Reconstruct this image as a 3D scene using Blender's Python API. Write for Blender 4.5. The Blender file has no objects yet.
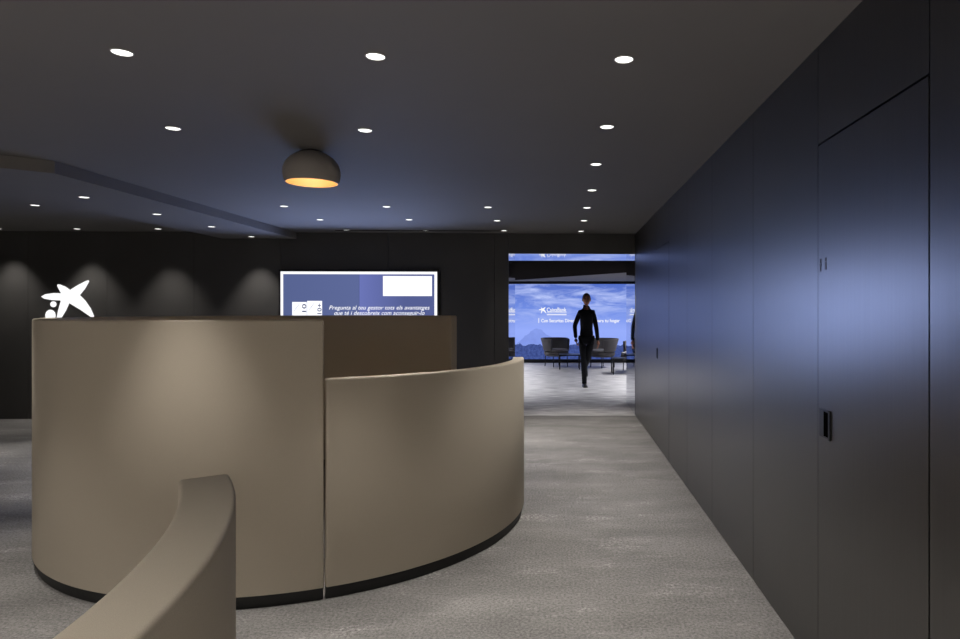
import bpy, bmesh, math, random
from mathutils import Vector, Matrix
C = bpy.context.scene.collection
PI = math.pi
random.seed(4)

# ---------------------------------------------------------------- camera
EYE, F, VX, VY = 1.46, 652.0, 561.0, 310.5      # eye height; focal length and vanishing point (960x639 frame)
cam_d = bpy.data.cameras.new('camera')
cam_d.sensor_width = 36.0
cam_d.lens = F / 960 * 36
cam_d.shift_x = -(VX - 480) / 960
cam_d.shift_y = (VY - 319.5) / 960
cam = bpy.data.objects.new('camera', cam_d)
C.objects.link(cam)
cam.location = (0, 0, EYE)
cam.rotation_euler = (PI / 2, 0, 0)
bpy.context.scene.camera = cam
# ---------------------------------------------------------------- world, exposure
w = bpy.data.worlds.new('world')
bpy.context.scene.world = w
w.use_nodes = True
w.node_tree.nodes['Background'].inputs[0].default_value = (0.5, 0.52, 0.6, 1)
w.node_tree.nodes['Background'].inputs[1].default_value = 0.01
vs = bpy.context.scene.view_settings
vs.view_transform = 'Standard'
vs.look = 'None'
vs.gamma = 1
vs.use_curve_mapping = False
vs.exposure = 0.0
SPOT_W = 178.0          # each recessed downlight
HALL_FILL_W = 1320.0         # added fill: unseen wide downlights behind the camera
WASH_W = 60.0          # wall washers along the back wall
BACK_W = 400.0         # each downlight of the far room
DISPLAY_W = 50.0       # light thrown by the advert display
DOME_W = 9.0
# ---------------------------------------------------------------- helpers


def at(px, py, d):
    """the point seen at a photo position, at distance d in front of the camera"""
    return Vector(((px - VX) / F * d, d, EYE + (VY - py) / F * d))


def lin(r, g, b):
    f = lambda c: (c / 255 / 12.92) if c / 255 <= 0.04045 else ((c / 255 + 0.055) / 1.055) ** 2.4
    return (f(r), f(g), f(b), 1)


def mat(name, col, rough=0.5, metal=0.0, spec=0.5, noise=None, bump=None, emit=None, aniso=0.0):
    m = bpy.data.materials.new(name)
    m.use_nodes = True
    nt = m.node_tree
    b = nt.nodes['Principled BSDF']
    b.inputs['Base Color'].default_value = col
    b.inputs['Roughness'].default_value = rough
    b.inputs['Metallic'].default_value = metal
    b.inputs['Specular IOR Level'].default_value = spec
    if aniso:
        b.inputs['Anisotropic'].default_value = aniso
    tc = nt.nodes.new('ShaderNodeTexCoord')
    if noise:
        sc, amt, stretch = noise
        mp = nt.nodes.new('ShaderNodeMapping')
        mp.inputs['Scale'].default_value = stretch
        n = nt.nodes.new('ShaderNodeTexNoise')
        n.inputs['Scale'].default_value = sc
        n.inputs['Detail'].default_value = 6
        nt.links.new(tc.outputs['Object'], mp.inputs[0])
        nt.links.new(mp.outputs[0], n.inputs['Vector'])
        r = nt.nodes.new('ShaderNodeMapRange')
        r.inputs[1].default_value = 0.3
        r.inputs[2].default_value = 0.7
        r.inputs[3].default_value = 1 - amt
        r.inputs[4].default_value = 1 + amt
        nt.links.new(n.outputs['Fac'], r.inputs[0])
        mx = nt.nodes.new('ShaderNodeMix')
        mx.data_type = 'RGBA'
        mx.blend_type = 'MULTIPLY'
        mx.inputs[0].default_value = 1
        mx.inputs[6].default_value = col
        nt.links.new(r.outputs[0], mx.inputs[7])
        nt.links.new(mx.outputs[2], b.inputs['Base Color'])
    if bump:
        sc, st = bump
        n = nt.nodes.new('ShaderNodeTexNoise')
        n.inputs['Scale'].default_value = sc
        n.inputs['Detail'].default_value = 3
        nt.links.new(tc.outputs['Object'], n.inputs['Vector'])
        bp = nt.nodes.new('ShaderNodeBump')
        bp.inputs['Strength'].default_value = st
        bp.inputs['Distance'].default_value = 0.01
        nt.links.new(n.outputs['Fac'], bp.inputs['Height'])
        nt.links.new(bp.outputs[0], b.inputs['Normal'])
    if emit:
        b.inputs['Emission Color'].default_value = emit[0]
        b.inputs['Emission Strength'].default_value = emit[1]
    return m


def glow(name, col, strength=1.0):
    m = bpy.data.materials.new(name)
    m.use_nodes = True
    nt = m.node_tree
    nt.nodes.clear()
    e = nt.nodes.new('ShaderNodeEmission')
    e.inputs[0].default_value = col
    e.inputs[1].default_value = strength
    o = nt.nodes.new('ShaderNodeOutputMaterial')
    nt.links.new(e.outputs[0], o.inputs[0])
    return m


def link_mesh(name, me, m=None, parent=None, smooth=False):
    o = bpy.data.objects.new(name, me)
    C.objects.link(o)
    if m is not None:
        for q in (m if isinstance(m, (list, tuple)) else [m]):
            me.materials.append(q)
    if smooth:
        for p in me.polygons:
            p.use_smooth = True
    if parent:
        o.parent = parent
    return o


def obj(name, bm, m=None, parent=None, smooth=False):
    bmesh.ops.recalc_face_normals(bm, faces=bm.faces)
    me = bpy.data.meshes.new(name)
    bm.to_mesh(me)
    bm.free()
    return link_mesh(name, me, m, parent, smooth)


def soft(o, angle=35):
    """smooth shading with hard edges kept"""
    me = o.data
    bm = bmesh.new()
    bm.from_mesh(me)
    for e in bm.edges:
        if len(e.link_faces) == 2 and e.calc_face_angle(0) > math.radians(angle):
            e.smooth = False
    for f in bm.faces:
        f.smooth = True
    bm.to_mesh(me)
    bm.free()
    return o


def box(bm, x0, x1, y0, y1, z0, z1):
    v = [bm.verts.new(p) for p in ((x0, y0, z0), (x1, y0, z0), (x1, y1, z0), (x0, y1, z0),
                                   (x0, y0, z1), (x1, y0, z1), (x1, y1, z1), (x0, y1, z1))]
    for f in ((0, 3, 2, 1), (4, 5, 6, 7), (0, 1, 5, 4), (1, 2, 6, 5), (2, 3, 7, 6), (3, 0, 4, 7)):
        bm.faces.new([v[i] for i in f])


def bevelled(bm, r, seg=2):
    bmesh.ops.bevel(bm, geom=list(bm.edges), offset=r, segments=seg, affect='EDGES', profile=0.5)


def prism(bm, pts, z0, z1):
    """plan polygon extruded upwards"""
    a = [bm.verts.new((x, y, z0)) for x, y in pts]
    b = [bm.verts.new((x, y, z1)) for x, y in pts]
    n = len(pts)
    bm.faces.new(a)
    bm.faces.new(b)
    for i in range(n):
        bm.faces.new((a[i], a[(i + 1) % n], b[(i + 1) % n], b[i]))


def lathe(bm, prof, n=48, cx=0, cy=0, cap=False):
    rings = []
    for r, z in prof:
        if r < 1e-6:
            rings.append([bm.verts.new((cx, cy, z))])
        else:
            rings.append([bm.verts.new((cx + r * math.cos(2 * PI * k / n), cy + r * math.sin(2 * PI * k / n), z)) for k in range(n)])
    for a, b in zip(rings, rings[1:]):
        for k in range(n):
            q = (k + 1) % n
            if len(a) == 1:
                bm.faces.new((a[0], b[k], b[q]))
            elif len(b) == 1:
                bm.faces.new((a[k], a[q], b[0]))
            else:
                bm.faces.new((a[k], a[q], b[q], b[k]))


def rod(bm, p, q, r, n=10):
    p, q = Vector(p), Vector(q)
    d = (q - p).normalized()
    u = d.orthogonal().normalized()
    v = d.cross(u)
    A = [bm.verts.new(p + r * (math.cos(2 * PI * k / n) * u + math.sin(2 * PI * k / n) * v)) for k in range(n)]
    B = [bm.verts.new(q + r * (math.cos(2 * PI * k / n) * u + math.sin(2 * PI * k / n) * v)) for k in range(n)]
    bm.faces.new(A)
    bm.faces.new(B)
    for k in range(n):
        bm.faces.new((A[k], A[(k + 1) % n], B[(k + 1) % n], B[k]))


def thing(name, label, cat, loc=(0, 0, 0), rotz=0, group=None):
    o = bpy.data.objects.new(name, None)
    C.objects.link(o)
    o.empty_display_size = 0.1
    o.location = loc
    o.rotation_euler = (0, 0, rotz)
    return tag(o, label, cat, group)


def tag(o, label, cat, group=None):
    o['label'] = label
    o['category'] = cat
    if group:
        o['group'] = group
    return o


def struct(o):
    o['kind'] = 'structure'
    return o


def lamp(name, kind, watts, loc, col, parent=None, **kw):
    d = bpy.data.lights.new(name, kind)
    d.energy = watts
    d.color = col
    for k, v in kw.items():
        setattr(d, k, v)
    o = bpy.data.objects.new(name, d)
    C.objects.link(o)
    o.location = loc
    if parent:
        o.parent = parent
    return o


def text(name, body, size_h, width, centre, m, parent, bold=0.0, shear=0.0, rot=(PI / 2, 0, 0), depth=0.002):
    """lettering as a mesh, scaled to a height (of the whole line) and width, centred on a point"""
    cu = bpy.data.curves.new(name, 'FONT')
    cu.body = body
    cu.size = 1
    cu.shear = shear
    cu.offset = bold
    cu.extrude = 0.0
    cu.resolution_u = 3
    t = bpy.data.objects.new(name, cu)
    C.objects.link(t)
    dg = bpy.context.evaluated_depsgraph_get()
    me = bpy.data.meshes.new_from_object(t.evaluated_get(dg))
    bpy.data.objects.remove(t)
    xs = [v.co.x for v in me.vertices]
    ys = [v.co.y for v in me.vertices]
    sx = width / (max(xs) - min(xs))
    sy = size_h / (max(ys) - min(ys))
    mx, my = (max(xs) + min(xs)) / 2, (max(ys) + min(ys)) / 2
    for v in me.vertices:
        v.co = Vector(((v.co.x - mx) * sx, (v.co.y - my) * sy, depth))
    me.materials.clear()
    o = link_mesh(name, me, m, parent)
    o.location = centre
    o.rotation_euler = rot
    return o


def skinned(verts, edges, radii, root=0, sub=2):
    """one continuous surface grown around a skeleton; returns the mesh"""
    me = bpy.data.meshes.new('skeleton')
    me.from_pydata([tuple(v) for v in verts], edges, [])
    o = bpy.data.objects.new('skeleton', me)
    C.objects.link(o)
    o.modifiers.new('skin', 'SKIN')
    layer = me.skin_vertices[0].data if me.skin_vertices else None
    if layer is None:
        bm = bmesh.new()
        bm.from_mesh(me)
        bm.verts.layers.skin.verify()
        bm.to_mesh(me)
        bm.free()
        layer = me.skin_vertices[0].data
    for i, r in enumerate(radii):
        layer[i].radius = r if isinstance(r, tuple) else (r, r)
        layer[i].use_root = (i == root)
    s = o.modifiers.new('sub', 'SUBSURF')
    s.levels = s.render_levels = sub
    dg = bpy.context.evaluated_depsgraph_get()
    out = bpy.data.meshes.new_from_object(o.evaluated_get(dg))
    bpy.data.objects.remove(o)
    return out


# ---------------------------------------------------------------- materials
M = {}
M['panel'] = mat('dark satin metal wall panel', lin(112, 110, 109), 0.33, 1.0, 0.5, noise=(3, 0.03, (1, 30, 0.6)), bump=(400, 0.03))
M['backwall'] = mat('dark wall board', lin(74, 72, 70), 0.5, 0.0, 0.4, noise=(2, 0.06, (1, 1, 1)))
M['gap'] = mat('black joint', lin(5, 5, 5), 0.95, 0, 0.0)
M['ceiling'] = mat('grey ceiling paint', lin(116, 113, 111), 0.85, 0, 0.2, noise=(1.5, 0.02, (1, 1, 1)))
M['mirror'] = mat('polished dark metal lining', lin(214, 216, 222), 0.03, 1.0)
M['skirt'] = mat('black plinth', lin(22, 22, 21), 0.55)
M['cloth'] = mat('taupe upholstery', lin(192, 181, 163), 0.85, 0, 0.25, noise=(900, 0.10, (1, 1, 1)), bump=(700, 0.12))
M['black_metal'] = mat('black metal', lin(20, 20, 22), 0.4, 0.3)
M['grey_metal'] = mat('grey metal', lin(70, 70, 74), 0.35, 0.8)
M['dome'] = mat('dark grey lamp shell', lin(150, 144, 140), 0.7, 0, 0.3)
M['dome_in'] = mat('pale wood lamp lining', lin(122, 88, 50), 0.6, noise=(6, 0.12, (1, 1, 8)))
M['lens'] = glow('lit downlight lens', (1, 0.98, 0.95, 1), 2.2)
M['ring'] = mat('downlight ring', lin(150, 148, 146), 0.6)
M['white_sign'] = glow('white sign face', (1, 1, 1, 1), 1.05)
M['white_led'] = glow('white lit area', (0.95, 0.96, 1, 1), 1.15)
M['ink'] = glow('dark print on screen', lin(52, 62, 110), 1)
M['chair'] = mat('charcoal chair fabric', lin(84, 81, 84), 0.8, bump=(300, 0.1))
M['seat'] = mat('grey seat fabric', lin(150, 147, 150), 0.85, bump=(300, 0.1))
M['suit'] = mat('black suit cloth', lin(18, 19, 24), 0.8, 0, 0.2)
M['skin'] = mat('skin', lin(150, 100, 80), 0.6, noise=(40, 0.04, (1, 1, 1)))
M['hair'] = mat('dark brown hair', lin(46, 34, 30), 0.6, noise=(60, 0.2, (1, 1, 4)))
M['eye'] = mat('eye', lin(40, 30, 26), 0.2)
M['lip'] = mat('lips', lin(140, 80, 72), 0.5)
M['shoe'] = mat('black leather', lin(24, 23, 24), 0.35)
M['ceiling_painted_shade'] = mat('ceiling slab with painted shade', lin(30, 28, 28), 0.9, 0, 0.0)
M['picto'] = mat('grey sign metal', lin(84, 80, 82), 0.5, 0.2)


def carpet_material():
    m = bpy.data.materials.new('grey mottled carpet')
    m.use_nodes = True
    nt = m.node_tree
    N, L = nt.nodes, nt.links
    b = N['Principled BSDF']
    b.inputs['Roughness'].default_value = 0.95
    b.inputs['Specular IOR Level'].default_value = 0.1
    tc = N.new('ShaderNodeTexCoord')

    def noise(scale, detail, stretch=(1, 1, 1), rough=0.6):
        mp = N.new('ShaderNodeMapping')
        mp.inputs['Scale'].default_value = stretch
        L.new(tc.outputs['Object'], mp.inputs[0])
        n = N.new('ShaderNodeTexNoise')
        n.inputs['Scale'].default_value = scale
        n.inputs['Detail'].default_value = detail
        n.inputs['Roughness'].default_value = rough
        L.new(mp.outputs[0], n.inputs['Vector'])
        return n.outputs['Fac']

    def rng(s, a, b_, c, d):
        r = N.new('ShaderNodeMapRange')
        for i, q in enumerate((a, b_, c, d)):
            r.inputs[i + 1].default_value = q
        L.new(s, r.inputs[0])
        return r.outputs[0]

    def op(o, a, b_):
        q = N.new('ShaderNodeMath')
        q.operation = o
        for i, s in enumerate((a, b_)):
            if isinstance(s, (int, float)):
                q.inputs[i].default_value = s
            else:
                L.new(s, q.inputs[i])
        return q.outputs[0]
    fine = rng(noise(70, 5, (1, 1, 1), 0.8), 0.32, 0.68, 0.45, 1.55)
    broad = rng(noise(1.3, 6, (1, 2.2, 1)), 0.3, 0.7, 0.78, 1.22)
    patch = rng(noise(2.0, 6, (0.8, 1.7, 1), 0.65), 0.54, 0.66, 0, 1)
    speck = rng(noise(45, 5, (1, 1, 1), 0.8), 0.48, 0.6, 0, 1)
    lift = op('MULTIPLY', op('MULTIPLY', patch, speck), 1.1)
    val = op('ADD', op('MULTIPLY', fine, broad), lift)
    mx = N.new('ShaderNodeMix')
    mx.data_type = 'RGBA'
    mx.blend_type = 'MULTIPLY'
    mx.inputs[0].default_value = 1
    mx.inputs[6].default_value = lin(118, 115, 112)
    L.new(val, mx.inputs[7])
    L.new(mx.outputs[2], b.inputs['Base Color'])
    bp = N.new('ShaderNodeBump')
    bp.inputs['Strength'].default_value = 0.5
    bp.inputs['Distance'].default_value = 0.01
    L.new(fine, bp.inputs['Height'])
    L.new(bp.outputs[0], b.inputs['Normal'])
    return m


def stone_material():
    return mat('pale travertine floor', lin(172, 168, 166), 0.6, 0, 0.3, noise=(6, 0.5, (0.5, 2.6, 1)), bump=(60, 0.05))


def sky_screen_material(xw, zh):
    """the image on the video wall: streaky cloud on blue over hills; object coordinates, x across, z up from its foot"""
    m = bpy.data.materials.new('video wall picture of a cloudy sky over hills')
    m.use_nodes = True
    nt = m.node_tree
    N, L = nt.nodes, nt.links
    N.clear()
    out = N.new('ShaderNodeOutputMaterial')
    em = N.new('ShaderNodeEmission')
    L.new(em.outputs[0], out.inputs[0])
    tc = N.new('ShaderNodeTexCoord')
    sep = N.new('ShaderNodeSeparateXYZ')
    L.new(tc.outputs['Object'], sep.inputs[0])

    def ramp(s, stops):
        r = N.new('ShaderNodeValToRGB')
        e = r.color_ramp.elements
        e[0].position, e[0].color = stops[0]
        e[1].position, e[1].color = stops[-1]
        for p, c in stops[1:-1]:
            q = e.new(p)
            q.color = c
        L.new(s, r.inputs[0])
        return r.outputs[0]

    def noise(scale, stretch, detail=6, rough=0.6, rot=0.0, dist=0.0):
        mp = N.new('ShaderNodeMapping')
        mp.inputs['Scale'].default_value = stretch
        mp.inputs['Rotation'].default_value = (0, rot, 0)
        L.new(tc.outputs['Object'], mp.inputs[0])
        n = N.new('ShaderNodeTexNoise')
        n.inputs['Scale'].default_value = scale
        n.inputs['Detail'].default_value = detail
        n.inputs['Roughness'].default_value = rough
        n.inputs['Distortion'].default_value = dist
        L.new(mp.outputs[0], n.inputs['Vector'])
        return n.outputs['Fac']

    def math_(o, a, b=0.0, c=0.0):
        q = N.new('ShaderNodeMath')
        q.operation = o
        for i, s in enumerate((a, b, c)):
            if isinstance(s, (int, float)):
                q.inputs[i].default_value = s
            else:
                L.new(s, q.inputs[i])
        return q.outputs[0]

    def mix(f, a, b):
        q = N.new('ShaderNodeMix')
        q.data_type = 'RGBA'
        if isinstance(f, (int, float)):
            q.inputs[0].default_value = f
        else:
            L.new(f, q.inputs[0])
        for i, s in ((6, a), (7, b)):
            if isinstance(s, tuple):
                q.inputs[i].default_value = s
            else:
                L.new(s, q.inputs[i])
        return q.outputs[2]
    h = math_('DIVIDE', sep.outputs[2], zh)
    base = ramp(h, [(0.0, lin(140, 164, 246)), (0.38, lin(152, 174, 252)), (0.62, lin(118, 146, 232)), (1.0, lin(84, 112, 200))])
    cl = noise(1.25, (0.7, 1, 3.2), 7, 0.62, math.radians(-14), 0.6)
    mask = N.new('ShaderNodeMapRange')
    mask.inputs[1].default_value = 0.42
    mask.inputs[2].default_value = 0.68
    mask.inputs[3].default_value = 0.0
    mask.inputs[4].default_value = 1.0
    L.new(cl, mask.inputs[0])
    up = N.new('ShaderNodeMapRange')
    up.inputs[1].default_value = 0.42
    up.inputs[2].default_value = 0.72
    L.new(h, up.inputs[0])
    col = mix(math_('MULTIPLY', mask.outputs[0], up.outputs[0]), base, lin(192, 206, 254))
    # a far peak near x = -0.6 on the screen
    pk = math_('ABSOLUTE', math_('ADD', sep.outputs[0], 0.67))
    rough_n = noise(3.0, (1, 1, 1), 5, 0.6)
    peak = math_('ADD', math_('SUBTRACT', 0.84, math_('MULTIPLY', math_('POWER', pk, 1.5), 0.95)), math_('MULTIPLY', math_('SUBTRACT', rough_n, 0.5), 0.35))
    f1 = math_('MULTIPLY', math_('GREATER_THAN', peak, sep.outputs[2]), 0.36)
    shade = ramp(rough_n, [(0.35, lin(76, 96, 176)), (0.65, lin(110, 134, 216))])
    col = mix(f1, col, shade)
    # dark woodland along the foot
    low = math_('ADD', 0.42, math_('MULTIPLY', math_('SUBTRACT', noise(1.6, (1, 1, 0.2), 5), 0.5), 0.7))
    f2 = math_('GREATER_THAN', low, sep.outputs[2])
    wood = ramp(noise(14, (1, 1, 1), 6, 0.7), [(0.3, lin(40, 54, 110)), (0.7, lin(82, 102, 170))])
    col = mix(f2, col, wood)
    L.new(col, em.inputs[0])
    em.inputs[1].default_value = 1.0
    return m


def display_material(name, left):
    m = bpy.data.materials.new(name)
    m.use_nodes = True
    nt = m.node_tree
    N, L = nt.nodes, nt.links
    N.clear()
    out = N.new('ShaderNodeOutputMaterial')
    em = N.new('ShaderNodeEmission')
    L.new(em.outputs[0], out.inputs[0])
    tc = N.new('ShaderNodeTexCoord')
    sp = N.new('ShaderNodeSeparateXYZ')
    L.new(tc.outputs['Generated'], sp.inputs[0])
    r = N.new('ShaderNodeValToRGB')
    e = r.color_ramp.elements
    if left:
        e[0].color = lin(88, 100, 146)
        e[1].color = lin(94, 106, 154)
    else:
        e[0].color = lin(108, 118, 184)
        e[1].color = lin(86, 96, 148)
        e[1].position = 0.6
    L.new(sp.outputs[0], r.inputs[0])
    L.new(r.outputs[0], em.inputs[0])
    return m


# ================================================================ THE SETTING
CEIL = 2.529
LOW = EYE + 0.98        # underside of the dropped ceiling
XR = 1.04               # face of the right wall
Z1, Z2 = 9.11, 10.32    # front and back of the mirrored passage
ZS = 18.2               # video wall
XL = -0.727             # left jamb of the passage


def zb(x):
    return Z1 + 0.04 * (x - XR)


# floors
bm = bmesh.new()
box(bm, -9.5, 1.3, -3.2, zb(-0.727) + 0.02, -0.1, 0)
o = struct(obj('floor', bm, carpet_material()))
bm = bmesh.new()
box(bm, -4.5, 5.2, zb(-0.727) + 0.02, 18.7, -0.1, 0)
o = struct(obj('floor', bm, stone_material()))
# main ceiling
bm = bmesh.new()
box(bm, -9.5, 1.3, -3.2, 9.3, CEIL, CEIL + 0.15)
struct(obj('ceiling', bm, M['ceiling']))
# bulkhead under the ceiling on the left, cut at a slant at its near end
bm = bmesh.new()
low_pts = top_pts = [(-3.62, 4.66), (-3.62, zb(-3.62)), (-4.62, zb(-4.62)), (-4.62, 3.88)]
a = [bm.verts.new((x, y, LOW)) for x, y in low_pts]
b = [bm.verts.new((x, y, CEIL)) for x, y in top_pts]
bm.faces.new(a)
bm.faces.new(b)
for i in range(4):
    bm.faces.new((a[i], a[(i + 1) % 4], b[(i + 1) % 4], b[i]))
struct(obj('ceiling', bm, M['ceiling']))

# right wall: panels with open joints over a black backing, and two flush doors
DOOR_H = 2.127
seams = [-3.2, 0.14, 0.99, 1.840, 2.638, 3.53, 4.49, 5.38, 6.28, 7.13, 7.98, 8.9, 10.34]
bm = bmesh.new()
g = 0.0022
for i, (s0, s1) in enumerate(zip(seams, seams[1:])):
    is_door = abs(s0 - 1.840) < 1e-3 or abs(s0 - 6.28) < 1e-3
    box(bm, XR, XR + 0.03, s0 + g, s1 - g, DOOR_H + 0.004 if is_door else 0.0, CEIL)
struct(obj('wall_right', bm, M['panel']))
bm = bmesh.new()
box(bm, XR + 0.031, XR + 0.2, -3.2, 10.34, 0, CEIL)
struct(obj('wall_right', bm, M['gap']))


def door(n, s0, s1, hx, hz, sign):
    gg = 0.004
    bm = bmesh.new()
    box(bm, XR - 0.001, XR + 0.03, s0 + gg, s1 - gg, 0.003, DOOR_H - 0.004)
    d = struct(obj('door_%d' % n, bm, M['panel']))
    # flush pull: a folded frame around a black pocket, standing slightly proud
    y, z = hx, hz
    bm = bmesh.new()
    w2, h2, t = 0.046, 0.055, 0.006
    f0, f1 = XR - 0.0045, XR - 0.001
    box(bm, f0, f1, y - w2, y + w2, z + h2 - t, z + h2)
    box(bm, f0, f1, y - w2, y + w2, z - h2, z - h2 + t)
    box(bm, f0, f1, y - w2, y - w2 + t, z - h2 + t, z + h2 - t)
    box(bm, f0, f1, y + 0.004, y + w2, z - h2 + t, z + h2 - t)
    hd = obj('door_pull', bm, M['grey_metal'], d)
    bm = bmesh.new()
    box(bm, f0 + 0.0008, f1, y - w2 + t, y + 0.004, z - h2 + t, z + h2 - t)
    obj('pull_recess', bm, M['gap'], hd)
    bm = bmesh.new()
    box(bm, f0 - 0.003, f1, y - w2 - 0.013, y - w2, z - h2 - 0.002, z + h2 + 0.001)
    obj('pull_lip', bm, M['black_metal'], hd)
    if sign:
        # two tiny standing-figure marks by the door edge
        bm = bmesh.new()
        yy, zz = 2.608, 1.642
        box(bm, XR - 0.003, XR - 0.001, yy - 0.004, yy + 0.004, zz - 0.026, zz + 0.000)
        box(bm, XR - 0.003, XR - 0.001, yy - 0.009, yy + 0.009, zz - 0.003, zz + 0.003)
        box(bm, XR - 0.003, XR - 0.001, yy - 0.005, yy + 0.005, zz + 0.006, zz + 0.025)
        yy = 2.558
        box(bm, XR - 0.003, XR - 0.001, yy - 0.006, yy + 0.006, zz - 0.022, zz + 0.007)
        box(bm, XR - 0.003, XR - 0.001, yy - 0.005, yy + 0.005, zz + 0.011, zz + 0.026)
        obj('door_pictogram', bm, M['picto'], d)
    return d


door(1, 1.840, 2.638, 2.568, 1.014, True)
door(2, 6.28, 7.13, 7.06, 1.0, False)

# back wall: panels (joints at the photo's seams) on a solid core, and the lintel over the passage


def xw(px):
    d = 9.0
    for _ in range(6):
        x = (px - VX) / F * d
        d = zb(x)
    return x


edges_x = [-9.4, -8.0, xw(28), xw(107), xw(194), xw(281), xw(388), xw(494.4), XL]
bm = bmesh.new()
for x0, x1 in zip(edges_x, edges_x[1:]):
    x0 += 0.002
    x1 -= 0.002 if x1 != XL else 0.0
    prism(bm, [(x0, zb(x0)), (x1, zb(x1)), (x1, zb(x1) + 0.025), (x0, zb(x0) + 0.025)], 0, CEIL)
LINT = EYE + 0.789
prism(bm, [(XL + 0.002, zb(XL)), (XR - 0.001, Z1), (XR - 0.001, Z1 + 0.025), (XL + 0.002, zb(XL) + 0.025)], LINT, CEIL)
struct(obj('wall_back', bm, M['backwall']))
bm = bmesh.new()
prism(bm, [(-9.4, zb(-9.4) + 0.026), (XL - 0.02, zb(XL) + 0.026), (XL - 0.02, Z2), (-9.4, Z2)], 0, CEIL)
prism(bm, [(XL - 0.02, zb(XL) + 0.026), (XR - 0.001, Z1 + 0.026), (XR - 0.001, Z2), (XL - 0.02, Z2)], LINT + 0.02, CEIL)
struct(obj('wall_back', bm, M['gap']))
# mirrored lining of the passage: left jamb, right jamb, head
bm = bmesh.new()
box(bm, XL - 0.0199, XL, zb(XL) + 0.0255, Z2, 0, LINT + 0.0195)
struct(obj('trim_1', bm, M['mirror']))
bm = bmesh.new()
box(bm, XR - 0.006, XR - 0.0005, Z1, Z2, 0, LINT)
struct(obj('trim_2', bm, M['mirror']))
bm = bmesh.new()
prism(bm, [(XL, zb(XL) + 0.0255), (XR - 0.006, Z1 + 0.0255), (XR - 0.006, Z2), (XL, Z2)], LINT, LINT + 0.0195)
struct(obj('trim_3', bm, M['mirror']))
# outer walls beyond the frame
bm = bmesh.new()
box(bm, -9.6, -9.4, -3.2, 9.2, 0, CEIL)
struct(obj('wall_left', bm, M['backwall']))
bm = bmesh.new()
box(bm, -9.6, 1.3, -3.4, -3.2, 0, CEIL)
struct(obj('wall_front', bm, M['backwall']))
# far room
FC = EYE + 0.815
bm = bmesh.new()
box(bm, -4.5, 5.2, Z2, 18.7, FC, FC + 0.15)
struct(obj('ceiling', bm, M['ceiling']))
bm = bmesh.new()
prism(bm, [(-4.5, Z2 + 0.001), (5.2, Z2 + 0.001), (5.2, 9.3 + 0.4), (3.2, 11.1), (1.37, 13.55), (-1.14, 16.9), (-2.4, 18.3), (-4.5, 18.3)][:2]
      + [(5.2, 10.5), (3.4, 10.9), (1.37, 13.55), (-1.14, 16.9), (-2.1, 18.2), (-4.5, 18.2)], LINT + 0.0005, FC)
struct(obj('ceiling', bm, M['ceiling_painted_shade']))  # unlit part of the far ceiling: added slab, shade put into its dark colour
bm = bmesh.new()
box(bm, -4.7, -4.5, Z2, 18.7, 0, FC)
struct(obj('wall_left', bm, M['backwall']))
bm = bmesh.new()
box(bm, 5.2, 5.4, Z2, 18.7, 0, FC)
struct(obj('wall_right', bm, M['backwall']))
bm = bmesh.new()
box(bm, -4.7, 5.4, 18.7, 18.9, 0, FC + 0.15)
struct(obj('wall_back', bm, M['gap']))
bm = bmesh.new()
box(bm, 1.24, 5.4, Z2 - 0.1, Z2, 0, FC)
struct(obj('wall_front', bm, M['backwall']))

# ================================================================ LIGHTS IN THE CEILINGS
lens_bm = bmesh.new()
lathe(lens_bm, [(0.0, -0.0035), (0.037, -0.0030), (0.0385, -0.001), (0.0385, 0.0)], 32)
lens_me = bpy.data.meshes.new('lens')
lens_bm.to_mesh(lens_me)
lens_bm.free()
lens_me.materials.append(M['lens'])
ring_bm = bmesh.new()
lathe(ring_bm, [(0.0388, 0.0), (0.0388, -0.0035), (0.041, -0.005), (0.0435, -0.003), (0.044, 0.0)], 32)
ring_me = bpy.data.meshes.new('trim_ring')
ring_bm.to_mesh(ring_me)
ring_bm.free()
ring_me.materials.append(M['ring'])
spot_d = bpy.data.lights.new('downlight_beam', 'SPOT')
spot_d.energy = SPOT_W
spot_d.color = (1.0, 0.965, 0.92)
spot_d.spot_size = math.radians(52)
spot_d.spot_blend = 1.0
spot_d.shadow_soft_size = 0.035


right_d = spot_d.copy()
right_d.spot_size = math.radians(72)
right_d.energy = SPOT_W * 0.93


def downlight(px, py, ceil, label, group, beam=True, loc=None):
    if loc is None:
        d = (ceil - EYE) * F / (VY - py)
        p = at(px, py, d)
        loc = (p.x, p.y, ceil)
    t = thing('downlight', label, 'ceiling light', loc, 0, group)
    r = bpy.data.objects.new('trim_ring', ring_me)
    l = bpy.data.objects.new('lens', lens_me)
    for q in (r, l):
        C.objects.link(q)
        q.parent = t
    s = bpy.data.objects.new('downlight_beam', beam if beam is not True else spot_d)
    C.objects.link(s)
    s.parent = t
    s.location = (0, 0, -0.012)
    return t


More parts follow.
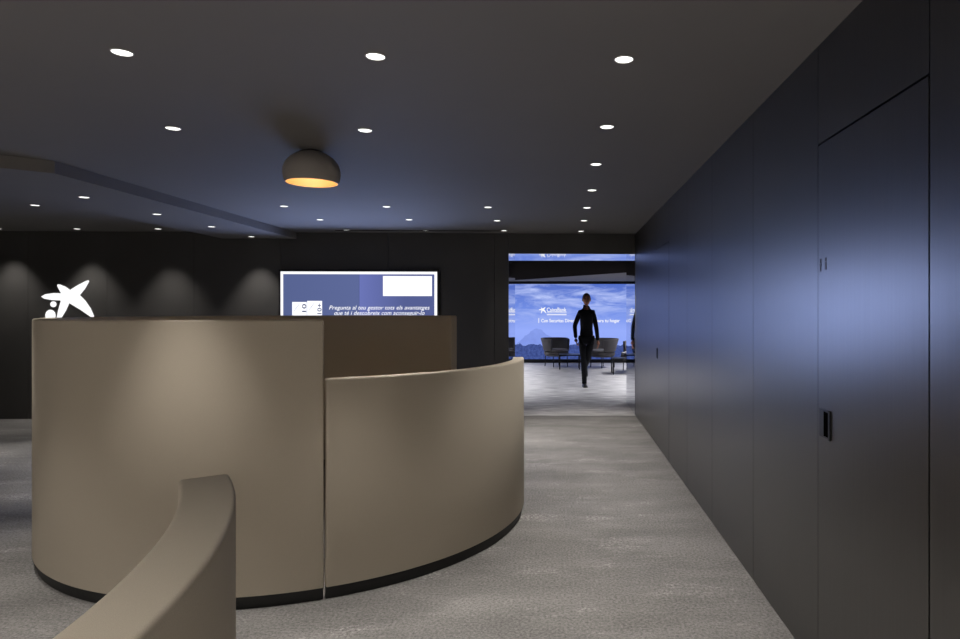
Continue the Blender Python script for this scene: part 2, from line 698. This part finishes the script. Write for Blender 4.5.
G1, G2 = 'recessed downlights in the main ceiling', 'recessed downlights in the lowered ceiling'
order = ['nearest', 'second nearest', 'third from the camera', 'fourth from the camera', 'third from the far end',
         'second from the far end', 'farthest']
for n, (px, py) in zip(order, ((624, 59), (607, 126.5), (596, 164), (592, 190), (587, 207.5), (584, 220.5), (581, 231))):
    downlight(px, py, CEIL, 'recessed downlight along the dark right wall, %s of its row' % n, G1, right_d)
wash_d = spot_d.copy()
wash_d.energy = WASH_W
wash_d.spot_size = math.radians(74)
wash_d.spot_blend = 0.7
dim_d = spot_d.copy()
dim_d.energy = SPOT_W * 0.12
for px, py, lab, bd in (
        (375.5, 56, 'round white downlight at top centre of the ceiling, in front of the dome lamp', True),
        (365, 130, 'small round downlight right of and above the dome lamp, at its own height', True),
        (122, 52, 'round white downlight at the top left, nearest one on the left', True),
        (173, 128, 'small round downlight between the top left one and the dome lamp', True),
        (284, 206, 'downlight just behind the left side of the dome lamp', True),
        (386.5, 206.5, 'downlight behind the dome lamp, middle of the row of three nearest it', True),
        (488, 207, 'downlight behind the dome lamp, right end of the row of three', True),
        (320, 219.5, 'downlight in the middle row near the dark back wall, left end', True),
        (409, 219.5, 'downlight in the middle row near the back wall, above the advert screen', True),
        (497, 220.5, 'downlight in the middle row near the dark back wall, right end', True),
        (347, 230, 'tiny downlight by the ceiling slot against the back wall, left end', dim_d),
        (426, 230.5, 'tiny downlight by the ceiling slot, above the right end of the screen', dim_d),
        (504, 230.5, 'tiny downlight against the back wall, above left corner of the passage', dim_d),
        (35, 205, 'downlight beyond the bulkhead, farthest left in the picture', True),
        (77, 228.7, 'dim downlight close to the back wall above the star sign', wash_d),
        (158, 228.7, 'dim downlight close to the back wall, right of the star sign', wash_d)):
    downlight(px, py, CEIL, lab, G1, bd)
for px, py, lab, bd in (
        (84, 197, 'downlight under the bulkhead, nearest the camera of its four', True),
        (157, 214, 'downlight under the bulkhead, second from the camera', True),
        (211.5, 226.5, 'downlight under the bulkhead, second from the back wall', True),
        (251.5, 236.5, 'downlight under the bulkhead, closest to the back wall', wash_d)):
    downlight(px, py, LOW, lab, G2, bd)
# unseen downlights added to brighten the hall: behind the camera and to the left
hall_fill_d = spot_d.copy()
hall_fill_d.energy = HALL_FILL_W
hall_fill_d.spot_size = math.radians(140)
hall_fill_d.spot_blend = 1.0
low_fill_d = hall_fill_d.copy()
low_fill_d.energy = HALL_FILL_W * 0.07  # added unseen weak lamp to brighten the top of the near partition
for x, y, q in ((0.27, 1.77, right_d), (0.27, 0.77, True), (0.27, -0.3, True), (-2.86, 2.66, True), (-3.9, 2.62, True), (-3.42, 3.72, True),
                (-6.4, 6.3, True), (-7.5, 7.0, True), (-5.33, 3.9, True),
                (0.4, -1.9, hall_fill_d), (-0.4, -2.6, hall_fill_d), (0.4, -2.9, hall_fill_d), (-1.4, -2.2, hall_fill_d), (-2.6, -1.8, hall_fill_d), (-4.4, -0.2, hall_fill_d), (-0.75, -0.35, low_fill_d)):
    downlight(0, 0, 0, 'added unseen fill downlight in the hall ceiling outside the picture', 'hall downlights outside the picture', q, (x, y, CEIL))
downlight(0, 0, 0, 'added unseen fill downlight in the hall ceiling outside the picture', 'hall downlights outside the picture', wash_d, (-7.34, 8.5, CEIL))
far_d = spot_d.copy()
far_d.energy = BACK_W
far_d.spot_size = math.radians(112)
far_d.color = (0.92, 0.94, 1.0)
for x, y in ((-1.5, 11.7), (2.0, 11.7), (-1.6, 13.4), (2.1, 13.4), (-1.8, 15.1), (2.35, 15.1), (-1.9, 16.9), (2.6, 16.9)):
    downlight(0, 0, 0, 'ceiling downlight of the far room hidden beside the passage', 'far room downlights',
              far_d, (x, y, LINT + 0.0005 if (x < 0 or y < 12) else FC))

# slot in the ceiling against the back wall
bm = bmesh.new()
prism(bm, [(-3.0, zb(-3.0) - 0.30), (-0.75, zb(-0.75) - 0.30), (-0.75, zb(-0.75) - 0.26), (-3.0, zb(-3.0) - 0.26)], CEIL - 0.004, CEIL)
tag(obj('slot_diffuser', bm, M['gap']), 'thin black air slot in the ceiling along the back wall', 'air vent')

# ---------------------------------------------------------------- dome lamp
dz = (CEIL - EYE) * F / (VY - 151.0)
dx = (312 - VX) / F * dz
t = thing('dome_ceiling_light', 'dark grey dome ceiling lamp with a glowing golden inside above the curved booth', 'ceiling light', (dx, dz, CEIL))
R0 = 0.184
outer = [(0.0, 0.0), (0.034, 0.0)]
for k in range(0, 15):
    a = math.radians(13 + k * (112 - 13) / 14)
    outer.append((R0 * math.sin(a), -0.145 + 0.146 * math.cos(a) if a < PI / 2 else -0.145 + R0 * math.cos(a)))
zr = outer[-1][1]
bm = bmesh.new()
inner_rim = [(outer[-1][0] - 0.006, zr - 0.001)]
lathe(bm, outer + inner_rim, 64)
soft(obj('lamp_shell', bm, M['dome'], t))
bm = bmesh.new()
prof = []
for k in range(14, -1, -1):
    a = math.radians(8 + k * (112 - 8) / 14)
    prof.append(((R0 - 0.008) * math.sin(a), -0.145 + 0.130 * math.cos(a) if a < PI / 2 else -0.145 + R0 * math.cos(a)))
lathe(bm, prof, 64)
soft(obj('lamp_lining', bm, M['dome_in'], t))
lamp('dome_bulb', 'POINT', DOME_W, (0, 0, -0.10), (1.0, 0.76, 0.44), t, shadow_soft_size=0.05)

# ================================================================ CURVED BOOTH PARTITIONS
TH = 0.082


def arc_panel(name, m, parent, r_out, th, z0, z1, a0, a1, rad=0.014, step=2.0, ends=True):
    """upholstered panel: rounded rectangular section swept along an arc (degrees), with rounded ends"""
    bm = bmesh.new()

    def section(ins):
        ri, ro, zl, zh = r_out - th + ins, r_out - ins, z0 + ins * 0.3, z1 - ins
        rr = max(rad - ins * 0.6, 0.002)
        pts = []
        for cx, cz, s in ((ro - rr, zh - rr, 0), (ri + rr, zh - rr, 90)):
            for k in range(5):
                q = math.radians(s + 22.5 * k)
                pts.append((cx + rr * math.cos(q), cz + rr * math.sin(q)))
        pts += [(ri, zl + 0.003), (ri + 0.003, zl), (ro - 0.003, zl), (ro, zl + 0.003)]
        return pts
    e = rad
    stations = []
    for k in range(5):
        q = k / 4 * PI / 2
        stations.append((math.degrees((e - e * math.sin(q)) * 0 + e * (1 - math.cos(PI / 2 - q)) * 0 + e * (1 - math.cos(q)) * 0) + a0 + math.degrees(e * (1 - math.cos(q)) / r_out), e * (1 - math.sin(q))))
    n = max(2, int(abs(a1 - a0) / step))
    lead = math.degrees(e / r_out)
    mids = [(a0 + lead + (a1 - a0 - 2 * lead) * k / n, 0.0) for k in range(1, n)]
    tail = [(a1 - (s[0] - a0), s[1]) for s in reversed(stations)]
    rows = []
    for a, ins in stations + mids + tail:
        q = math.radians(a)
        rows.append([bm.verts.new((r * math.cos(q), r * math.sin(q), z)) for r, z in section(ins)])
    m_ = len(rows[0])
    for A, B in zip(rows, rows[1:]):
        for k in range(m_):
            bm.faces.new((A[k], A[(k + 1) % m_], B[(k + 1) % m_], B[k]))
    bm.faces.new(rows[0])
    bm.faces.new(rows[-1])
    return soft(obj(name, bm, m, parent), 50)


def partition(label, centre, a0, a1, height, group, r=1.546, th=TH, rad=0.012):
    t = thing('curved_booth_partition', label, 'partition', (centre[0], centre[1], 0), 0, group)
    arc_panel('upholstered_panel', M['cloth'], t, r, th, 0.066, height, a0, a1, rad)
    arc_panel('plinth', M['skirt'], t, r - 0.02, th - 0.04, 0.0, 0.066, a0 + 0.1, a1 - 0.1, 0.004)
    return t


B1 = (-1.815, 4.690)
B2 = (-1.985, 0.490)
GP = 'curved partitions of the round booth'
partition('tall taupe curved partition at front left of the round booth', B1, 185.0, 293.8, 1.414, GP)
partition('low taupe curved partition at front right of the round booth', B1, 294.1, 367.0, 1.114, GP)
partition('tall brown curved partition at the rear of the booth, below the advert screen', B1, 56.0, 184.7, 1.414, GP)
t = partition('low curved partition end in the bottom left foreground, nearest the camera', B2, -45.0, 34.0, 1.121, None, 1.558, 0.092, 0.008)

# ================================================================ ADVERT DISPLAY ON THE BACK WALL
ds = zb(-2.8)
ang = math.atan(0.04)
p0 = at(359, 315, ds)
TV = thing('advert_display', 'wide lit advert display of two blue panels with white border on the back wall', 'screen', (p0.x, zb(p0.x) - 0.004, 0), ang)
TY = zb(p0.x) - 0.004 - 0.0605      # distance of the display's face
k_ = TY / F


def tvx(px):                        # photo column -> position across the slightly turned display
    u = (px - VX) / F
    return (u * (TV.location.y - 0.0605) - TV.location.x) / (math.cos(ang) - u * math.sin(ang))


def tvz(py): return EYE + (VY - py) * k_


yb = 361.0
bm = bmesh.new()
box(bm, tvx(278.3), tvx(439), -0.055, 0.0, tvz(yb + 2), tvz(269.6))
obj('display_frame', bm, M['black_metal'], TV)
for (x0, x1, lf) in ((283, 358.8, True), (359.1, 434, False)):
    bm = bmesh.new()
    box(bm, tvx(x0), tvx(x1), -0.060, -0.055, tvz(yb - 2.5), tvz(274.2))
    obj('display_panel', bm, display_material('blue display panel ' + ('left' if lf else 'right'), lf), TV)
bm = bmesh.new()
box(bm, tvx(280.4), tvx(436.9), -0.062, -0.055, tvz(274.2), tvz(271.6))
box(bm, tvx(280.4), tvx(436.9), -0.062, -0.055, tvz(yb), tvz(yb - 2.5))
box(bm, tvx(280.4), tvx(283), -0.062, -0.055, tvz(yb - 2.5), tvz(274.2))
box(bm, tvx(434.2), tvx(436.9), -0.062, -0.055, tvz(yb - 2.5), tvz(274.2))
obj('light_border', bm, M['white_led'], TV)
bm = bmesh.new()
box(bm, tvx(382.8), tvx(431.8), -0.0615, -0.060, tvz(296), tvz(275.9))
obj('white_banner', bm, M['white_led'], TV)
for x0, x1, yt, words_, yo, yc, ln in ((292, 306.6, 302, '10', 0.0, 308.0, 8.0), (307, 321.9, 300.9, '10+', -0.0005, 308.8, 10.5)):
    bm = bmesh.new()
    box(bm, tvx(x0), tvx(x1), -0.0615 + yo, -0.060, tvz(330), tvz(yt))
    cd = obj('printed_card', bm, M['white_led'], TV)
    xe = x1 - 2.6
    text('card_number', words_, 4.2 * k_, ln * k_, (tvx(xe), -0.0617 + yo, tvz(yc)), M['ink'], cd, 0.01, 0, (PI / 2, -PI / 2, 0), 0.0008)
    bm = bmesh.new()
    P_ = [(x0 + 2 + i * 0.8, yt + 9 - i * 1.1) for i in range(7)]
    va = [bm.verts.new((tvx(a_), -0.0622 + yo, tvz(b_ - 0.25))) for a_, b_ in P_]
    vb = [bm.verts.new((tvx(a_), -0.0622 + yo, tvz(b_ + 0.25))) for a_, b_ in P_]
    for i in range(6):
        bm.faces.new((va[i], va[i + 1], vb[i + 1], vb[i]))
    obj('card_print', bm, M['ink'], cd)
# text heights include ascender to descender
text('caption', 'Pregunta al teu gestor tots els avantatges', 5.3 * k_, 99.6 * k_, (tvx(379.4), -0.0605, tvz(308.2)), M['white_led'], TV, 0.0, 0.25)
text('caption', 'que t\u00e9 i descobreix com aconseguir-lo', 5.6 * k_, 89.5 * k_, (tvx(379.4), -0.0605, tvz(313.6)), M['white_led'], TV, 0.0, 0.25)
l = lamp('display_light', 'AREA', DISPLAY_W, (0, -0.07, (tvz(271.6) + tvz(yb)) / 2), (0.40, 0.53, 1.0), TV, shape='RECTANGLE', size=tvx(436) - tvx(281), size_y=tvz(271.6) - tvz(yb), spread=math.radians(140))
l.rotation_euler = (-PI / 2, 0, 0)

# ================================================================ STAR SIGN
sx0 = xw(68)
SD = zb(sx0)
sk = SD / F
SG = thing('star_sign', 'glowing white star with dot and small blob, sign on the dark back wall', 'sign', (sx0, SD - 0.002, 0), ang)


def sg(zx, zy):       # drawing units of the sign: 5.806 per photo pixel
    u = (zx / 5.806 - VX) / F
    yf = SD - 0.002 - 0.010
    return ((u * yf - sx0) / (math.cos(ang) - u * math.sin(ang)), EYE + (VY - (230 + zy / 5.806)) * yf / F)


def spline(pts, n=6):
    out = []
    N = len(pts)
    for i in range(N):
        p0_, p1, p2, p3 = [Vector(pts[(i + j) % N]) for j in (-1, 0, 1, 2)]
        for k in range(n):
            u = k / n
            out.append(0.5 * ((2 * p1) + (-p0_ + p2) * u + (2 * p0_ - 5 * p1 + 4 * p2 - p3) * u * u + (-p0_ + 3 * p1 - 3 * p2 + p3) * u ** 3))
    return out


def fill(bm, ring):
    from mathutils.geometry import tessellate_polygon
    for t3 in tessellate_polygon([[v.co for v in ring]]):
        try:
            bm.faces.new([ring[i] for i in t3])
        except ValueError:
            pass


def plate(name, pts, m, parent, y0, y1, n=6):
    bm = bmesh.new()
    P = spline([sg(*p) for p in pts], n)
    A = [bm.verts.new((p.x, y0, p.y)) for p in P]
    B = [bm.verts.new((p.x, y1, p.y)) for p in P]
    fill(bm, A)
    fill(bm, B)
    for i in range(len(P)):
        bm.faces.new((A[i], A[(i + 1) % len(P)], B[(i + 1) % len(P)], B[i]))
    return obj(name, bm, m, parent)


STAR = [(238, 387), (262, 373), (310, 366), (354, 367), (345, 352), (332, 326), (333, 316), (345, 316), (378, 329), (405, 348), (404, 349),
        (450, 320), (495, 297), (511, 291), (515, 299), (492, 340), (462, 377), (463, 379), (495, 412), (524, 455), (543, 498), (541, 507), (527, 506),
        (470, 466), (402, 425), (399, 426), (380, 468), (352, 514), (338, 532), (328, 532), (327, 518), (336, 470), (352, 413), (350, 409), (300, 407), (255, 399)]
plate('star', STAR, M['white_sign'], SG, -0.010, 0.0, 1)
plate('dot', [(308 + 17 * math.cos(q * PI / 4), 431 + 17 * math.sin(q * PI / 4)) for q in range(8)], M['white_sign'], SG, -0.010, 0.0)
plate('blob', [(291 + 29 * math.cos(q * PI / 6), 497 + (34 if math.sin(q * PI / 6) < 0 else 28) * math.sin(q * PI / 6)) for q in range(12)], M['white_sign'], SG, -0.010, 0.0, 3)

# ================================================================ FAR ROOM: VIDEO WALL
LW = thing('video_wall', 'huge blue video wall showing a cloudy sky with white lettering in the far room', 'screen', (0, ZS, 0))
sb, st = 0.10, EYE + (VY - 284) / F * ZS
bm = bmesh.new()
box(bm, -4.4, 5.1, 0.02, 0.3, 0.0, FC - 0.001)
obj('wall_casing', bm, M['black_metal'], LW)
bm = bmesh.new()
box(bm, -4.4, 5.1, 0.0, 0.02, 0, st - sb)
o = obj('video_screen', bm, sky_screen_material(9.5, st - sb), LW)
o.location = (0, 0, sb)


def lw(px, py): return ((px - VX) / F * ZS, EYE + (VY - py) / F * ZS)


mw = glow('white screen lettering', (1, 1, 1, 1), 1.0)
lt = ZS / F
sc_ = 26.0 / 200   # photo pixels per drawing unit of the star


def lw_text(body, x0, x1, y0, y1, bold=0.015):
    cx, cz = lw((x0 + x1) / 2, (y0 + y1) / 2)
    return text('screen_lettering', body, (y1 - y0) * lt, (x1 - x0) * lt, (cx, 0, cz), mw, LW, bold)


def lw_bar(name, x0, x1, y0, y1):
    bm = bmesh.new()
    a, b = lw(x0, y1), lw(x1, y0)
    box(bm, a[0], b[0], -0.004, -0.001, a[1], b[1])
    return obj(name, bm, mw, LW)


lw_text('CaixaBank', 546.8, 566.5, 307.6, 312.0, 0.012)
lw_bar('underline', 546.8, 566.5, 312.6, 313.0)
lw_bar('underline', 546.8, 566.5, 314.3, 315.1)
lw_bar('caption_bar', 538.5, 539.1, 318.2, 323.0)
lw_text('Con Securitas Direct,', 541.2, 576.0, 318.9, 322.9)
lw_text('para tu hogar', 596.3, 619.8, 318.9, 323.3)
bm = bmesh.new()
P = spline([lw(538.8 + (x - 238) / 308 * 7.4, 307.0 + (y - 291) / 241 * 6.6) for x, y in STAR], 1)
A = [bm.verts.new((p.x, -0.003, p.y)) for p in P]
fill(bm, A)
obj('screen_star', bm, mw, LW)

# ================================================================ FAR ROOM: TABLES AND CHAIRS


def low_table(label, x, y, wx, wy, h, rot=0):
    t = thing('low_table', label, 'table', (x, y, 0), rot, 'low black tables in the far room')
    bm = bmesh.new()
    box(bm, -wx / 2, wx / 2, -wy / 2, wy / 2, h - 0.03, h)
    bevelled(bm, 0.004)
    obj('tabletop', bm, M['black_metal'], t)
    for sx in (-1, 1):
        for sy in (-1, 1):
            bm = bmesh.new()
            a, b = sx * (wx / 2 - 0.018), sy * (wy / 2 - 0.018)
            box(bm, a - 0.014, a + 0.014, b - 0.014, b + 0.014, 0, h - 0.03)
            obj('leg', bm, M['black_metal'], t)
    return t


def tub_chair(label, x, y, face):
    t = thing('tub_chair', label, 'chair', (x, y, 0), face, 'charcoal tub chairs in the far room')
    # local +x is the way the sitter faces
    bm = bmesh.new()
    n = 30
    rows = []
    for k in range(n + 1):
        a = math.radians(52 + (308 - 52) * k / n)
        c = math.cos(a)
        front = max(0.0, c)                       # arms dip slightly and stop at the front
        top = 0.745 - 0.05 * max(0, (c + 0.1)) / 1.1
        bot = 0.42 - 0.01 * front
        lean = 0.02 + 0.10 * max(0.0, -c)
        ro_b, ro_t, th = 0.335, 0.335 + lean, 0.065
        sec = []
        for (rr, zz) in ((ro_b, bot), (ro_b + 0.25 * lean, bot + 0.08), (ro_t - 0.003, top - 0.02), (ro_t - 0.015, top - 0.004), (ro_t - th / 2, top),
                         (ro_t - th + 0.015, top - 0.004), (ro_t - th, top - 0.02), (ro_b - th + 0.25 * lean, bot + 0.08), (ro_b - th, bot)):
            sec.append(bm.verts.new((rr * math.cos(a) * 0.95, rr * math.sin(a) * 1.02, zz)))
        rows.append(sec)
    for A, B in zip(rows, rows[1:]):
        for k in range(9):
            bm.faces.new((A[k], A[(k + 1) % 9], B[(k + 1) % 9], B[k]))
    bm.faces.new(rows[0])
    bm.faces.new(rows[-1])
    soft(obj('backrest', bm, M['chair'], t), 60)
    bm = bmesh.new()
    lathe(bm, [(0, 0.40), (0.27, 0.40), (0.30, 0.41), (0.312, 0.43), (0.30, 0.452), (0.26, 0.462), (0, 0.465)], 36)
    soft(obj('seat_cushion', bm, M['seat'], t), 60)
    bm = bmesh.new()
    lathe(bm, [(0, 0.27), (0.25, 0.27), (0.29, 0.285), (0.318, 0.33), (0.322, 0.395), (0.31, 0.40), (0, 0.40)], 36)
    soft(obj('seat_base', bm, M['chair'], t), 60)
    for sx in (-1, 1):
        for sy in (-1, 1):
            bm = bmesh.new()
            rod(bm, (sx * 0.215, sy * 0.215, 0.0), (sx * 0.205, sy * 0.205, 0.275), 0.011)
            obj('leg', bm, M['black_metal'], t)
    return t


z = 17.05
tub_chair('charcoal tub chair at left of the passage, facing right beside a low table', (556.3 - VX) / F * z, z, math.radians(-58))
z = 16.75
tub_chair('charcoal tub chair directly behind the walking person, facing left', (602.5 - VX) / F * z, z, math.radians(218))
z = 15.7
tub_chair('charcoal tub chair cut off by the right side of the passage', (634 - VX) / F * z, z, math.radians(188))
z = 16.3
low_table('low black table between the left chair and the walking person', (569.5 - VX) / F * z, z + 0.05, 0.52, 0.5, 0.37)
z = 15.1
low_table('low black table at the right side of the passage', (622.5 - VX) / F * z, z, 0.50, 0.5, 0.37)

# ================================================================ THE WALKING PERSON
pz = 12.5
PX = (586.5 - VX) / F * pz
PN = thing('person', 'person in dark clothing walking forward across the pale floor of the far room', 'person', (PX, pz, 0))
J = {
    'pelvis': (0, 0, 0.95), 'waist': (0.0, 0.0, 1.08), 'chest': (0.0, 0.0, 1.27), 'upper': (0, 0.005, 1.40), 'neck': (0, 0.005, 1.475), 'neck2': (0, -0.01, 1.55),
    'shl': (0.125, 0.005, 1.425), 'ell': (0.190, 0.04, 1.14), 'wrl': (0.215, -0.05, 0.885),
    'shr': (-0.125, 0.005, 1.425), 'elr': (-0.225, 0.09, 1.165), 'wrr': (-0.205, -0.04, 0.93),
    'hil': (0.085, 0, 0.90), 'knl': (0.015, -0.04, 0.52), 'anl': (-0.005, 0.33, 0.37), 'tol': (0.045, 0.29, 0.16),
    'hir': (-0.085, 0, 0.90), 'knr': (-0.05, -0.04, 0.49), 'anr': (-0.04, 0.0, 0.08),
}
order_ = list(J)
ix = {n: i for i, n in enumerate(order_)}
E_ = [('pelvis', 'waist'), ('waist', 'chest'), ('chest', 'upper'), ('upper', 'neck'), ('neck', 'neck2'),
      ('upper', 'shl'), ('shl', 'ell'), ('ell', 'wrl'), ('upper', 'shr'), ('shr', 'elr'), ('elr', 'wrr'),
      ('pelvis', 'hil'), ('hil', 'knl'), ('knl', 'anl'), ('pelvis', 'hir'), ('hir', 'knr'), ('knr', 'anr')]


def graph(names, edges, rad, sub=2, root='pelvis'):
    idx = {n: i for i, n in enumerate(names)}
    return skinned([J[n] for n in names], [(idx[a], idx[b]) for a, b in edges if a in idx and b in idx], [rad[n] for n in names], idx[root], sub)


R_body = {'pelvis': (0.12, 0.085), 'waist': (0.10, 0.08), 'chest': (0.118, 0.09), 'upper': (0.085, 0.07), 'neck': (0.05, 0.05), 'neck2': (0.045, 0.045),
          'shl': 0.045, 'ell': 0.036, 'wrl': 0.024, 'shr': 0.045, 'elr': 0.036, 'wrr': 0.024,
          'hil': 0.085, 'knl': 0.05, 'anl': 0.033, 'hir': 0.085, 'knr': 0.05, 'anr': 0.033}
body_names = [n for n in order_ if n != 'tol']
body = graph(body_names, E_, R_body)
bm = bmesh.new()
bm.from_mesh(body)
for f_ in bm.faces:
    f_.material_index = 0
    f_.smooth = True


def add_mesh(me, mi=0):
    n0 = len(bm.faces)
    bm.from_mesh(me)
    bm.faces.ensure_lookup_table()
    for f_ in bm.faces[n0:]:
        f_.material_index = mi
        f_.smooth = True


def ball(c, s, mi=0, u=20, v=14, shape=None):
    ret = bmesh.ops.create_uvsphere(bm, u_segments=u, v_segments=v, radius=1)
    fs = set()
    for q in ret['verts']:
        p = q.co.copy()
        if shape:
            p = shape(p)
        q.co = Vector((c[0] + p.x * s[0], c[1] + p.y * s[1], c[2] + p.z * s[2]))
        fs.update(q.link_faces)
    for f_ in fs:
        f_.material_index = mi
        f_.smooth = True


def skull(p):
    q = p.copy()
    if p.z < 0:                       # jaw narrows towards the chin
        q.x *= 1 - 0.34 * (-p.z) ** 1.4
        q.y = q.y * (1 - 0.22 * (-p.z)) - 0.16 * (-p.z)
    if p.y < -0.3:                    # brow and eye sockets
        if 0.0 < p.z < 0.22 and 0.15 < abs(p.x) < 0.7:
            q.y += 0.08
    return q


HC = Vector((0, -0.015, 1.665))
ball(HC, (0.074, 0.095, 0.118), 0, 28, 22, skull)
ball(HC + Vector((0, -0.098, -0.012)), (0.013, 0.018, 0.026), 0, 12, 10)          # nose
ball(HC + Vector((0, -0.104, -0.026)), (0.016, 0.012, 0.011), 0, 12, 10)
for s in (-1, 1):
    ball(HC + Vector((s * 0.029, -0.083, 0.012)), (0.012, 0.009, 0.007), 1, 10, 8)   # eyes
    ball(HC + Vector((s * 0.029, -0.086, 0.029)), (0.018, 0.008, 0.0045), 3, 10, 6)  # brows
    ball(HC + Vector((s * 0.075, 0.008, 0.0)), (0.010, 0.022, 0.031), 0, 10, 8)      # ears
ball(HC + Vector((0, -0.094, -0.058)), (0.023, 0.010, 0.008), 2, 12, 8)             # mouth

# hands: palm and five bent fingers
for s, wr, el in ((1, 'wrl', 'ell'), (-1, 'wrr', 'elr')):
    W = Vector(J[wr])
    d = (W - Vector(J[el])).normalized()          # towards the fingertips
    side = Vector((0, -1, 0))                     # thumb side faces forward
    side = (side - d * side.dot(d)).normalized()
    inn = Vector((-s, 0, 0))
    inn = (inn - d * inn.dot(d) - side * inn.dot(side)).normalized()   # palm faces the thigh
    vs_, es_, rs_ = [W, W + d * 0.045, W + d * 0.085], [(0, 1), (1, 2)], [(0.024, 0.02), (0.036, 0.016), (0.038, 0.015)]
    add_mesh(skinned(vs_, es_, rs_, 0, 1))
    for k, ln in enumerate((0.078, 0.088, 0.082, 0.064)):
        o_ = (1.5 - k) * 0.019
        b0 = W + d * 0.075 + side * o_
        b1 = W + d * (0.085 + ln * 0.42) + side * o_ * 1.05 + inn * 0.008
        b2 = W + d * (0.085 + ln * 0.72) + side * o_ * 1.05 + inn * 0.022
        b3 = W + d * (0.085 + ln * 0.92) + side * o_ * 1.0 + inn * 0.04
        add_mesh(skinned([b0, b1, b2, b3], [(0, 1), (1, 2), (2, 3)], [0.0095, 0.009, 0.0085, 0.007], 0, 1))
    t0 = W + d * 0.025 + side * 0.022
    add_mesh(skinned([t0, W + d * 0.06 + side * 0.05 + inn * 0.008, W + d * 0.088 + side * 0.058 + inn * 0.018], [(0, 1), (1, 2)], [0.012, 0.0105, 0.0085], 0, 1))
me = bpy.data.meshes.new('body')
bm.to_mesh(me)
bm.free()
link_mesh('body', me, [M['skin'], M['eye'], M['lip'], M['hair']], PN)

# hair cap
bm = bmesh.new()


def hair_shape(p):
    q = p.copy()
    if p.y < 0 and p.z < 0.45:
        q.y = max(p.y, -0.28 - 0.55 * max(0, p.z))
    return q


ball(HC + Vector((0, 0.012, 0.020)), (0.081, 0.098, 0.112), 0, 28, 18, hair_shape)
bmesh.ops.bisect_plane(bm, geom=bm.verts[:] + bm.edges[:] + bm.faces[:], plane_co=HC + Vector((0, -0.02, 0.045)), plane_no=Vector((0, -1, -0.95)).normalized(), clear_outer=True)
obj('hair', bm, M['hair'], PN, True)

# clothes
J['collar'] = (0, -0.006, 1.572)
J['hem'] = (0, 0, 0.845)
R_top = {'pelvis': (0.140, 0.108), 'waist': (0.122, 0.098), 'chest': (0.140, 0.108), 'upper': (0.105, 0.085), 'neck': (0.062, 0.066), 'collar': (0.062, 0.066),
         'hem': (0.128, 0.105), 'shl': 0.058, 'ell': 0.047, 'wrl': 0.037, 'shr': 0.058, 'elr': 0.047, 'wrr': 0.037}
E_ += [('neck', 'collar'), ('pelvis', 'hem')]
me = graph(list(R_top), E_, R_top)
link_mesh('jacket', me, M['suit'], PN, True)
R_leg = {'pelvis': (0.135, 0.10), 'hil': 0.085, 'knl': 0.062, 'anl': 0.046, 'hir': 0.085, 'knr': 0.064, 'anr': 0.05, 'cuff': 0.052}
J['cuff'] = (-0.04, 0.0, 0.045)
E_ += [('anr', 'cuff')]
me = graph(list(R_leg), E_, R_leg)
link_mesh('trousers', me, M['suit'], PN, True)


def shoe(heel, direction, up):
    bm = bmesh.new()
    d = Vector(direction).normalized()
    u = Vector(up).normalized()
    sd = d.cross(u)
    prof = [(-0.075, 0.034, 0.075), (-0.05, 0.040, 0.085), (0.0, 0.042, 0.088), (0.06, 0.044, 0.062), (0.12, 0.047, 0.048), (0.165, 0.042, 0.036), (0.19, 0.026, 0.026)]
    rows = []
    for l_, hw, hh in prof:
        row = []
        for k in range(12):
            q = 2 * PI * k / 12
            cz = max(math.sin(q) * hh, 0.0)
            row.append(bm.verts.new(Vector(heel) + d * l_ + sd * (hw * math.cos(q)) + u * cz))
        rows.append(row)
    for A, B in zip(rows, rows[1:]):
        for k in range(12):
            bm.faces.new((A[k], A[(k + 1) % 12], B[(k + 1) % 12], B[k]))
    bm.faces.new(rows[0])
    bm.faces.new(rows[-1])
    bmesh.ops.remove_doubles(bm, verts=bm.verts, dist=0.0005)
    soft(obj('shoe', bm, M['shoe'], PN), 60)


shoe((J['anr'][0], J['anr'][1] + 0.0, 0.0), (0.12, -1, 0), (0, 0, 1))
shoe((J['anl'][0], J['anl'][1] + 0.055, J['anl'][2] - 0.055), (0.0, -0.45, -0.9), (0, -0.9, 0.45))
